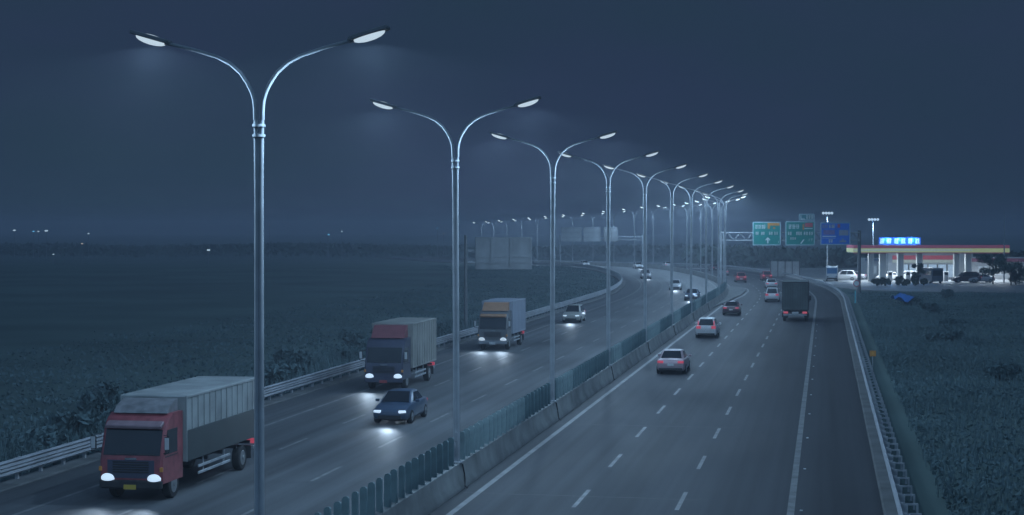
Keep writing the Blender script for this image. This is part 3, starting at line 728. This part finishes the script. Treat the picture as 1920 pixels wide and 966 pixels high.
# small roadside items
d_ = ground_at(1618, 692); d_ = Vector((P(s_at_depth(d_.y, 16.2), 16.2)))
r_ = empty("delineator", d_); tag(r_, "small orange marker board on a post behind the right guardrail", "marker")
MB().tube([(0, 0, -.1), (0, 0, 1.0)], .03, 8).build("post", M_galv, r_)
MB().box((0, -.04, 1.02), (.42, .02, .38), bev=.02).build("marker_board", M_orange, r_)
MB().box((0, -.055, 1.02), (.16, .012, .16), rx=0).build("reflector", mat("amber reflector", (.7, .36, .08), .3), r_)
g_ = ground_at(1604, 567)
r_ = empty("delineator", g_); tag(r_, "cyan plastic marker post where the right guardrail bends", "marker")
MB().tube([(0, 0, -.1), (0, 0, .2), (0, 0, 1.4), (0, 0, 1.46)], [.10, .075, .075, .05], 10).build("post", mat("cyan plastic", (.10, .48, .55), .5), r_)
g2 = ground_at(1606, 563); r_ = empty("traffic_sign", g2); tag(r_, "round grey and red traffic sign on a post near the service area entrance", "traffic sign")
MB().tube([(0, 0, -.1), (0, 0, 2.6)], .04, 8).build("post", M_galv, r_)
MB().tube([(0, -.05, 2.15), (0, -.08, 2.15)], .44, 20).build("sign_plate", M_redsh, r_)
MB().tube([(0, -.081, 2.15), (0, -.09, 2.15)], .33, 20).build("sign_face", M_signw, r_)
stud0 = None
for k in range(12):
    s = s_at_depth(58 + k * 10.0, 12.35)
    if stud0 is None: o = stud0 = MB().box((0, 0, .018), (.10, .10, .03), bev=.012).build("road_stud", M_signw)
    else: o = stud0.copy(); COL.objects.link(o)
    o.location = P(s, 12.34, .004); o.rotation_euler = (0, 0, -heading(s)); tag(o, "tiny pale road stud beside the right edge line", "road stud", "road studs beside the right edge line")

# ------------------------------------------------------------------ service area
plz = [(52, 262), (60, 254), (75, 250), (140, 250), (140, 400), (40, 400), (47, 300)]
M_plaza = mat("plaza paving", (0.24, 0.245, 0.25), 0.6, var=0.15, scale=.2)
tag(MB().loft([[(x, y, -.3) for x, y in plz], [(x, y, -.02) for x, y in plz]]).build("plaza", M_plaza, smooth=False), kind="structure")
YS = 301.0
X = lambda px, Y=YS: (px - 960) * Y / F_PX
Z = lambda py, Y=YS: CAM_H - (py - HOR) * Y / F_PX
cx0, cx1 = X(1600), X(1893); cmid = (cx0 + cx1) / 2; cW = cx1 - cx0
can = empty("station_canopy", (cmid, YS, 0)); tag(can, "lit service station canopy on white columns with yellow and red fascia", "canopy")
z0, z1 = Z(475), Z(460)
M_fy = mat("lit yellow fascia", (.5, .5, .3), .5, emit=(.20, .235, .11), var=.08, scale=.3)
M_fw = mat("lit pale fascia", (.5, .5, .4), .5, emit=(.17, .225, .205), var=.05)
M_fr = mat("red fascia", (.32, .07, .10), .5, emit=(.10, .035, .065), var=.08)
MB().box((0, 3.1, (z0 + z1) / 2), (cW - .3, 6.0, z1 - z0 - .1)).build("roof_slab", mat("canopy roof", (.3, .3, .32), .6), can)
MB().box((0, 0, z0 + (z1 - z0) * .36), (cW, .22, (z1 - z0) * .50), bev=.02).build("fascia", M_fy, can)
MB().box((-cW * .12, -.13, z0 + (z1 - z0) * .38), (cW * .76, .06, (z1 - z0) * .22), bev=.02).build("light_strip", M_fw, can)
MB().box((0, .02, z0 + (z1 - z0) * .83), (cW, .22, (z1 - z0) * .36), bev=.02).build("fascia", M_fr, can)
MB().box((0, .02, z0 + .04), (cW, .2, .10)).build("fascia", M_fr, can)
for sx in (-1, 1):
    MB().box((sx * (cW / 2 - .13), 3.2, z0 + (z1 - z0) * .36), (.2, 6.1, (z1 - z0) * .50)).build("fascia", M_fy, can)
    MB().box((sx * (cW / 2 - .13), 3.2, z0 + (z1 - z0) * .83), (.2, 6.1, (z1 - z0) * .36)).build("fascia", M_fr, can)
M_soff = mat("soffit lamp", (.6, .6, .6), .5, emit=(.17, .24, .32), var=.02)
for k in range(8):
    MB().box((-cW * .42 + k * cW * .12, 4.5, z0 + .02), (1.0, 1.0, .06)).build("soffit_lamp", M_soff, can)
M_colw = mat("white column cladding", (.60, .60, .58), .5, var=.05)
for px0, px1 in ((1633, 1643), (1654, 1666), (1688, 1699), (1724, 1735), (1794, 1804), (1816, 1827)):
    MB().box((X((px0 + px1) / 2) - cmid, 2.2, z0 / 2 - .02), ((px1 - px0) * YS / F_PX, .9, z0 - .04), bev=.06).build("column", M_colw, can)
for k in range(5):
    l = bpy.data.lights.new("canopy_light", 'AREA'); l.energy = 1000; l.color = (.70, .86, 1.0); l.size = 3.0
    o = bpy.data.objects.new("canopy_light", l); COL.objects.link(o); o.parent = can; o.location = (-cW * .4 + k * cW * .2, 5.0, z0 - .15)
# rooftop sign: six glowing character-like blocks
rs = empty("rooftop_sign", (X(1688.5), YS + .6, z1)); tag(rs, "row of six glowing blue-white characters on the canopy roof", "illuminated sign")
M_glow = mat("glowing characters", (.5, .6, .7), .5, emit=(.32, .46, .60), var=.03)
M_halo = mat("blue sign halo", (.03, .10, .4), .5, emit=(.02, .10, .36), var=.05)
for k in range(6):
    cx = X(1655.5 + k * 13.3) - X(1688.5)
    MB().box((cx, .10, .72), (1.14, .08, 1.22), bev=.25).build("sign_halo", M_halo, rs)  # glowing blue plate stands in for the halo round each character
    gm = MB(); gb_ = glyph(0, 0, 1, 1, 200 + k)
    for u0, v0, u1, v1, th in gb_:
        ax, az, bx, bz = cx - .42 + u0 * .84, .25 + v0 * .92, cx - .42 + u1 * .84, .25 + v1 * .92
        gm.box(((ax + bx) / 2, .03, (az + bz) / 2), (math.hypot(bx - ax, bz - az), .06, .17), ry=-math.atan2(bz - az, bx - ax))
    gm.build("character", M_glow, rs)
for sx in (-2.2, 0, 2.2):
    l = bpy.data.lights.new("sign_glow", 'POINT'); l.energy = 420; l.color = (.10, .38, 1.0); l.shadow_soft_size = .3
    o = bpy.data.objects.new("sign_glow", l); COL.objects.link(o); o.parent = rs; o.location = (sx, -.5, 1.0)
fm = MB().box((0, .2, .06), (7.4, .12, .12)); fm.build("frame", M_galv, rs)
# shop and side building
shop = empty("shop_building", (X(1745, 322), 322, 0)); tag(shop, "white shop under the canopy with a red band and glass front", "building")
MB().box((0, 4, 2.35), (15.5, 8, 4.7)).build("wall", mat("shop wall", (.50, .50, .50), .7, var=.05), shop)
MB().box((-1, -.09, 3.75), (12.0, .14, .75), bev=.03).build("sign_band", mat("lit red band", (.45, .06, .08), .5, emit=(.13, .035, .05)), shop)
MB().box((-1, -.10, 3.05), (12.0, .14, .55), bev=.03).build("sign_band", mat("lit cream band", (.5, .48, .4), .5, emit=(.13, .16, .15)), shop)
for k in range(6):
    wn = MB().box((-4.9 + k * 1.75, -.05, 1.3), (1.55, .08, 2.3)).build("window", mat("lit shop window", (.5, .55, .6), .2, emit=(.16, .22, .28), var=.25, scale=1.2), shop)
    wf = MB()
    for sx in (-1, 1): wf.box((-4.9 + k * 1.75 + sx * .80, -.1, 1.3), (.07, .08, 2.4))
    wf.build("frame", M_black, wn)
sb = empty("side_building", (X(1880, 318), 318, 0)); tag(sb, "low white building with a pink-red fascia right of the canopy", "building")
MB().box((0, 4, 1.9), (11, 8, 3.8)).build("wall", mat("side wall", (.50, .50, .50), .7, var=.06), sb)
MB().box((0, -.1, 3.35), (11.2, .16, .62), bev=.02).build("fascia", mat("dull red fascia", (.36, .12, .17), .6), sb)
for k in range(3): MB().box((-3.4 + k * 3, -.04, 1.4), (1.9, .07, 1.6)).build("window", mat("lit side window", (.5, .5, .5), .2, emit=(.10, .14, .18)), sb)
sbl = bpy.data.lights.new("eaves_light", 'AREA'); sbl.energy = 500; sbl.size = 4; sbl.color = (.75, .88, 1.0)
o = bpy.data.objects.new("eaves_light", sbl); COL.objects.link(o); o.parent = sb; o.location = (-1, -3.2, 4.2); o.rotation_euler = (R(-30), 0, 0)
b2 = empty("rest_building", (X(1668, 330), 330, 0)); tag(b2, "pale low building behind the left canopy columns", "building")
MB().box((0, 4, 1.7), (9, 8, 3.4)).build("wall", mat("rest wall", (.42, .44, .46), .7, var=.08), b2)
MB().box((0, -.1, 3.2), (9.2, .2, .4)).build("fascia", mat("blue grey fascia", (.14, .2, .3), .6), b2)
for k in range(4): MB().box((-3.2 + k * 2.1, -.04, 1.3), (1.5, .07, 1.5)).build("window", MATS["lit side window"], b2)
# fuel pumps
for k, px in enumerate((1676, 1710, 1762, 1782)):
    r_ = empty("fuel_pump", (X(px), YS + 3, 0)); tag(r_, ("fuel pump between the left pair of canopy columns", "fuel pump left of the shop front under the canopy", "fuel pump in front of the shop windows", "rightmost fuel pump in front of the shop windows")[k], "fuel pump", "fuel pumps under the canopy")
    MB().box((0, 0, .85), (.8, .55, 1.7), bev=.05).build("cabinet", P_white, r_); MB().box((0, -.29, 1.25), (.5, .03, .4)).build("display", M_glass, r_)
# tall lamp masts at the service area
def mast(px, py_head, py_base, label):
    g = ground_at(px, py_base); Y = g.y; r_ = empty("lamp_mast", g); zh = at(px, py_head, Y).z
    MB().tube([(0, 0, -.1), (0, 0, zh)], [.13, .07], 10).build("pole", M_pole, r_)
    hd = MB()
    hd.box((0, 0, zh - .05), (1.7, .12, .10)); hd.build("crossbar", M_galv, r_)
    for sx in (-.75, -.25, .25, .75):
        h = MB().box((sx, -.10, zh + .02), (.42, .42, .20), rx=R(35), bev=.04).build("floodlight", M_shell, r_)
        MB().ellipsoid((sx, -.24, zh - .07), (.50, .30, .46)).build("lens", M_lensm, h)
    spot("mast_light", (0, -1.3, zh - .35), 2600, r_, size=R(160), blend=.7)
    tag(r_, label, "lamp mast", "lamp masts at the service area")
mast(1551, 399, 526, "lit lamp mast rising behind the blue overhead sign")
mast(1637, 411, 526, "lit lamp mast at the left end of the station canopy")
g = ground_at(1883, 530); r_ = empty("flag_pole", g); tag(r_, "bare thin pole in front of the right end of the canopy", "pole")
MB().tube([(0, 0, -.1), (0, 0, 12.3)], [.12, .06], 10).build("shaft", M_pole, r_)
# parked vehicles
def park(o, px, py, rz, label, cat="car"):
    g = ground_at(px, py, -.02); o.location = g; o.rotation_euler = (0, 0, R(rz)); tag(o, label, cat, "vehicles parked at the service area")
park(car('suv', P_white, H=1.8), 1582, 526, 80, "white car parked sideways right of the small blue-white bus")
park(car('sedan', P_silver), 1600, 524, 70, "silver car parked behind the gantry column")
park(car('suv', P_maroon, H=1.85, L=4.7), 1812, 530, 88, "dark people carrier parked in front of the canopy's right columns")
park(car('sedan', P_silver), 1838, 530, 95, "silver car parked right of the dark people carrier")
park(car('sedan', P_white), 1668, 526, 100, "white car parked under the left end of the canopy")
park(car('suv', P_white), 1700, 525, 85, "white hatchback parked beside the third canopy column")
def minibus(paint, glass_front):
    r_ = empty("minibus"); pr = [(-2.9, .35), (2.7, .35), (2.95, .7), (2.85, 1.3), (2.45, 2.35), (2.1, 2.55), (-2.75, 2.55), (-2.9, 2.3)]
    MB().loft([[(x, y * k, z) for y, z in pr] for x, k in ((-1.0, .97), (-.92, 1), (.92, 1), (1.0, .97))]).build("body", paint, r_)
    MB().patch((1, 2.85, 1.3), (-1, 2.85, 1.3), (-1, 2.45, 2.35), (1, 2.45, 2.35), .07, .93, .04, .95, .015, .03).build("windscreen", glass_front, r_)
    MB().box((0, -2.9, 1.75), (1.6, .05, .9), bev=.02).build("rear_window", M_glass, r_)
    for sx in (-1, 1):
        for k in range(4): MB().box((sx * 1.0, -2.1 + k * 1.15, 1.75), (.03, 1.0, .75), bev=.01).build("side_window", M_glass, r_)
        MB().box((sx * .75, 2.9, .85), (.34, .1, .2), bev=.03).build("headlight", M_chrome, r_)
        for y in (-1.8, 1.9): wheel(r_, sx * .88, y, .36, .22)
    MB().box((0, 2.95, .5), (1.8, .1, .25), bev=.03).build("bumper", M_black, r_)
    return r_
park(minibus(P_white, mat("blue windscreen", (.05, .16, .32), .15)), 1560, 527, 170, "small white bus with a blue windscreen facing the camera left of the station", "minibus")
park(minibus(mat("dark van paint", (.07, .09, .12), .4), M_glass), 1746, 531, 8, "dark van seen from behind in front of the canopy", "van")

# ------------------------------------------------------------------ vegetation
def leaf_mesh(pts, size, seed, flat=.4):
    r = np.random.default_rng(seed); n = len(pts); pts = np.asarray(pts, dtype=float)
    a = r.normal(size=(n, 3)); a /= np.linalg.norm(a, axis=1)[:, None]
    b_ = np.cross(a, r.normal(size=(n, 3))); b_ /= np.linalg.norm(b_, axis=1)[:, None]
    sz = (size * r.uniform(.5, 1.3, n))[:, None]
    v = np.stack([pts - a * sz, pts + b_ * sz * .45, pts + a * sz, pts - b_ * sz * .45], 1).reshape(-1, 3)
    mb = MB(); mb.v = [tuple(p) for p in v]; mb.f = [(4 * i, 4 * i + 1, 4 * i + 2, 4 * i + 3) for i in range(n)]
    return mb
def lump(x, y, s=1.0):
    return (np.sin(x * .31 * s + 1.3 * np.sin(y * .13 * s)) + np.sin(y * .23 * s + 1.7 * np.sin(x * .17 * s + .6)) + .6 * np.sin(x * .9 * s + y * .7 * s) + 2.4) / 5
# right verge: ground cover between the guardrail and the plaza
n = 130000; ss = 90 + 240 * rng.random(n) ** 1.25; uu = 17.2 + rng.random(n) ** 1.4 * 62
px_ = []
for s, u in zip(ss, uu):
    p = P(s, u); 
    if p.y > 288 or p.y < 40: continue
    if p.x > 46 and p.y > 252: continue
    h = lump(p.x, p.y) ; hh = h * h * .55 * min(1, (u - 16.8) / 2.5)
    px_.append((p.x, p.y, -.1 + hh * random.random() ** .6))
o = leaf_mesh(px_, .13, 3).build("ground_cover", M_leaf, smooth=False); tag(o, kind="stuff")
n = 80000; px_ = []
for k in range(n):
    s = 95 + 420 * random.random() ** 1.5; u = -16.9 - random.random() ** 2.2 * 30
    p = P(s, u); h = lump(p.x + 40, p.y, 1.3); 
    px_.append((p.x, p.y, zprof(p.y) - .1 + h * h * .9 * min(1, (-16.6 - u) / 2) * random.random() ** .7))
o = leaf_mesh(px_, .14, 4).build("verge_grass", M_leaf, smooth=False); tag(o, kind="stuff")
# grass blades by the left rail
def blades(s0, s1, u0, u1, n, h, seed, name):
    r = random.Random(seed); mb = MB()
    for k in range(n):
        s = s0 + (s1 - s0) * r.random() ** 1.4; u = u0 + (u1 - u0) * r.random()
        p = P(s, u, -.1); hh = h * r.uniform(.4, 1.2); a = r.uniform(0, 6.28); w_ = .025; lx, ly = math.cos(a) * hh * .35, math.sin(a) * hh * .35
        dx, dy = -math.sin(a) * w_, math.cos(a) * w_
        mb.add([(p.x - dx, p.y - dy, p.z), (p.x + dx, p.y + dy, p.z), (p.x + dx * .7 + lx * .4, p.y + dy * .7 + ly * .4, p.z + hh * .65), (p.x - dx * .7 + lx * .4, p.y - dy * .7 + ly * .4, p.z + hh * .65), (p.x + lx, p.y + ly, p.z + hh)], [(0, 1, 2, 3), (3, 2, 4)])
    return tag(mb.build(name, M_leaf, smooth=False), kind="stuff")
blades(95, 260, -16.7, -22, 9000, .95, 11, "tall_grass")
blades(95, 260, 17.0, 26, 7000, .55, 12, "tall_grass")
def shrub(loc, r, h, n, seed, label, group, m=M_leaf2):
    q = np.random.default_rng(seed); root = empty("shrub", loc)
    cl = [(q.normal() * r * .45, q.normal() * r * .45, h * (.35 + .5 * q.random())) for _ in range(7)]
    pts = []
    for k in range(n):
        c_ = cl[q.integers(7)]; d = q.normal(size=3); d /= np.linalg.norm(d); rr = r * .55 * q.random() ** .4
        pts.append((c_[0] + d[0] * rr, c_[1] + d[1] * rr, max(.02, c_[2] + d[2] * rr * h / r * .6)))
    leaf_mesh(pts, .16 + .05 * r, seed).build("foliage", m, root, smooth=False)
    st = MB()
    for c_ in cl: st.tube([(0, 0, -.15), (c_[0] * .4, c_[1] * .4, c_[2] * .5), c_], [.05, .035, .012], 5)
    st.build("stem", M_bark, root); return tag(root, label, "shrub", group)
for k, (px, py, r, h) in enumerate(((1645, 536, .8, 1.0), (1660, 536, .8, 1.3), (1686, 535, .6, 1.3), (1716, 536, .9, 1.9), (1732, 535, .6, 1.0), (1700, 536, .7, .9), (1905, 534, 1.3, 2.0))):
    shrub(ground_at(px, py), r, h, 900, 40 + k, ("low dark shrub at the left end of the plaza edge", "rounded shrub on the plaza edge left of the white hatchback", "narrow shrub in front of the third canopy column", "tallest shrub, standing in front of the fourth canopy column", "small shrub just left of the dark van", "low shrub between the two upright ones before the station", "broad shrub at the far right edge of the plaza")[k], "shrubs along the plaza edge")
for k in range(9):
    q_ = random.Random(300 + k); s = s_at_depth(62 + k * 22 + q_.uniform(-4, 4), 20); u = 18.5 + q_.uniform(0, 9) + k * .25
    shrub(P(s, u, -.1), q_.uniform(.7, 1.4), q_.uniform(.6, 1.2), 600, 300 + k, "dark leafy bush on the verge beside the right-hand guardrail", "bushes on the right verge", M_leaf)
for k in range(16):
    q_ = random.Random(400 + k); s = s_at_depth(60 + k * 6.0 + q_.uniform(-2, 2), -18); u = -18.2 - q_.uniform(0, 5)
    shrub(P(s, u, -.1), q_.uniform(.7, 1.3), q_.uniform(.8, 1.6), 600, 400 + k, "dark leafy bush behind the left-hand guardrail", "bushes on the left verge", M_leaf)
def tree(loc, h, r, n, seed, label, group):
    q = np.random.default_rng(seed); root = empty("tree", loc); tr = MB()
    tr.tube([(0, 0, -.2), (.05, .02, h * .3), (.0, .05, h * .6), (.08, 0, h * .85)], [h * .03, h * .024, h * .016, h * .006], 8)
    cl = []
    for k in range(11):
        a = k * 2.4 + q.random(); z = h * (.42 + .5 * q.random()); rr = r * (.35 + .6 * q.random()) * (1.15 - .6 * abs(z / h - .6))
        c_ = (math.cos(a) * rr, math.sin(a) * rr, z); cl.append((c_, r * q.uniform(.28, .5)))
        tr.tube([(0, .03, z - h * .16), (c_[0] * .5, c_[1] * .5, z - h * .05), c_], [h * .011, h * .007, h * .003], 5)
    tr.build("trunk", M_bark, root)
    pts = []
    for k in range(n):
        c_, cr_ = cl[q.integers(11)]; d = q.normal(size=3); d /= np.linalg.norm(d); d *= cr_ * q.random() ** .45
        pts.append((c_[0] + d[0], c_[1] + d[1], c_[2] + d[2] * .8))
    leaf_mesh(pts, .20, seed).build("crown", M_leaf2, root, smooth=False)
    return tag(root, label, "tree", group)
tree(ground_at(1862, 533), 4.6, 2.0, 2600, 61, "round-crowned tree left of the thin pole at the station's right end", "trees in front of the station")
tree(ground_at(1896, 535), 4.0, 2.2, 2600, 62, "spreading tree right of the thin pole at the station's right end", "trees in front of the station")
tree(ground_at(1722, 533), 3.4, 1.0, 1200, 63, "slim young tree before the shop windows", "trees in front of the station")
# far woods
pts = []
def wood(x0, x1, y0, y1, n, h):
    for k in range(n):
        x = random.uniform(x0, x1); y = random.uniform(y0, y1)
        hh = h * (.55 + .45 * float(lump(np.float64(x * .12), np.float64(y * .05)))) 
        pts.append((x, y, zprof(y) + hh * random.random() ** .6))
wood(-460, -25, 780, 1000, 11000, 5.0)
wood(45, 190, 410, 470, 6000, 5.0); wood(-20, 90, 760, 850, 4000, 6)
o = leaf_mesh(pts, 1.5, 9).build("far_woods", M_leaf2, smooth=False); tag(o, kind="stuff")
# distant lights on the dark plain
M_dw = mat("distant white lamp", (.5, .5, .5), .5, emit=(.5, .68, .8)); M_db = mat("distant blue lamp", (.5, .5, .5), .5, emit=(.12, .5, .85)); M_da = mat("distant amber lamp", (.5, .5, .5), .5, emit=(.42, .36, .28))
DL = [(27, 432, M_dw, 1.0), (63, 434, M_db, .8), (72, 434, M_dw, .7), (87, 433, M_dw, 1.2), (166, 438, M_dw, .7), (154, 457, M_da, .5), (100, 477, M_dw, .4), (391, 469, M_dw, .8), (616, 440, M_db, .8), (641, 434, M_dw, .7), (505, 422, M_da, .4), (820, 428, M_db, .6), (832, 438, M_da, .5), (614, 430, M_dw, .4)]
LB = ["white lamp at the far left edge of the dark plain", "blue-green lamp in the far left row of lights", "faint white lamp right of the blue-green one on the far left", "bright wide lamp in the row of lights on the far left", "single lamp standing alone right of the far left row", "dim amber lamp below the lone far left lamp", "faintest lamp low on the dark left plain", "white lamp low on the plain just left of the nearest street lamp", "blue lamp on the horizon right of the nearest street lamp", "white lamp beside the blue one on the horizon", "dim amber lamp high on the horizon right of the nearest lamp pole", "small blue lamp at the horizon left of the second street lamp", "small amber lamp below the blue one left of the second street lamp", "tiny white lamp just above the blue horizon lamp"]
for k, (px, py, m_, sz) in enumerate(DL):
    Y = 500.0 if py > 445 else 740.0; p = at(px, py, Y); zg = zprof(Y) - .1
    r_ = empty("distant_lamp", (p.x, Y, zg)); hh = p.z - zg
    MB().tube([(0, 0, 0), (0, 0, hh)], [.09, .05], 6).build("pole", M_galv, r_)
    MB().box((0, -.1, hh), (1.1 * sz, .5, .55 * sz), bev=.12).build("lamp_head", m_, r_)
    tag(r_, LB[k], "lamp", "distant lights on the plain")
# dark sound wall beyond the truck, wavy blue swathe on the verge
g = at(1472, 519, 330.0); r_ = empty("sound_wall", (g.x, 330, 0)); tag(r_, "dark panelled sound wall beyond the box truck's roof", "wall")
MB().box((0, 0, 1.4), (5.6, .15, 2.9)).build("panel", M_signback, r_)
q = MB()
for k in range(5): q.box((-2.7 + k * 1.35, -.09, 1.5), (.12, .14, 3.1))
q.build("post", M_chassis, r_)
g = ground_at(1697, 571); r_ = MB()
rr = []
for j in range(5):
    rr.append([(-1.2 + 2.4 * i / 6, j * .6, .55 + .35 * math.sin(i * 1.3 + j) + .1 * j) for i in range(7)])
top = [p for r in rr for p in r]; fs = [(j * 7 + i, j * 7 + i + 1, (j + 1) * 7 + i + 1, (j + 1) * 7 + i) for j in range(4) for i in range(6)]
nv = len(top); vs = top + [(x, y, z - .05) for x, y, z in top]; fs2 = fs + [tuple(nv + q for q in reversed(f)) for f in fs]
o = r_.add(vs, fs2).build("swathe", mat("blue tarpaulin", (.03, .16, .48), .5, var=.2)); o.location = (g.x, g.y, .05)  # thin wavy blue surface just above the ground
tag(o, "crumpled blue swathe lying on the dark verge below the station", "swathe")
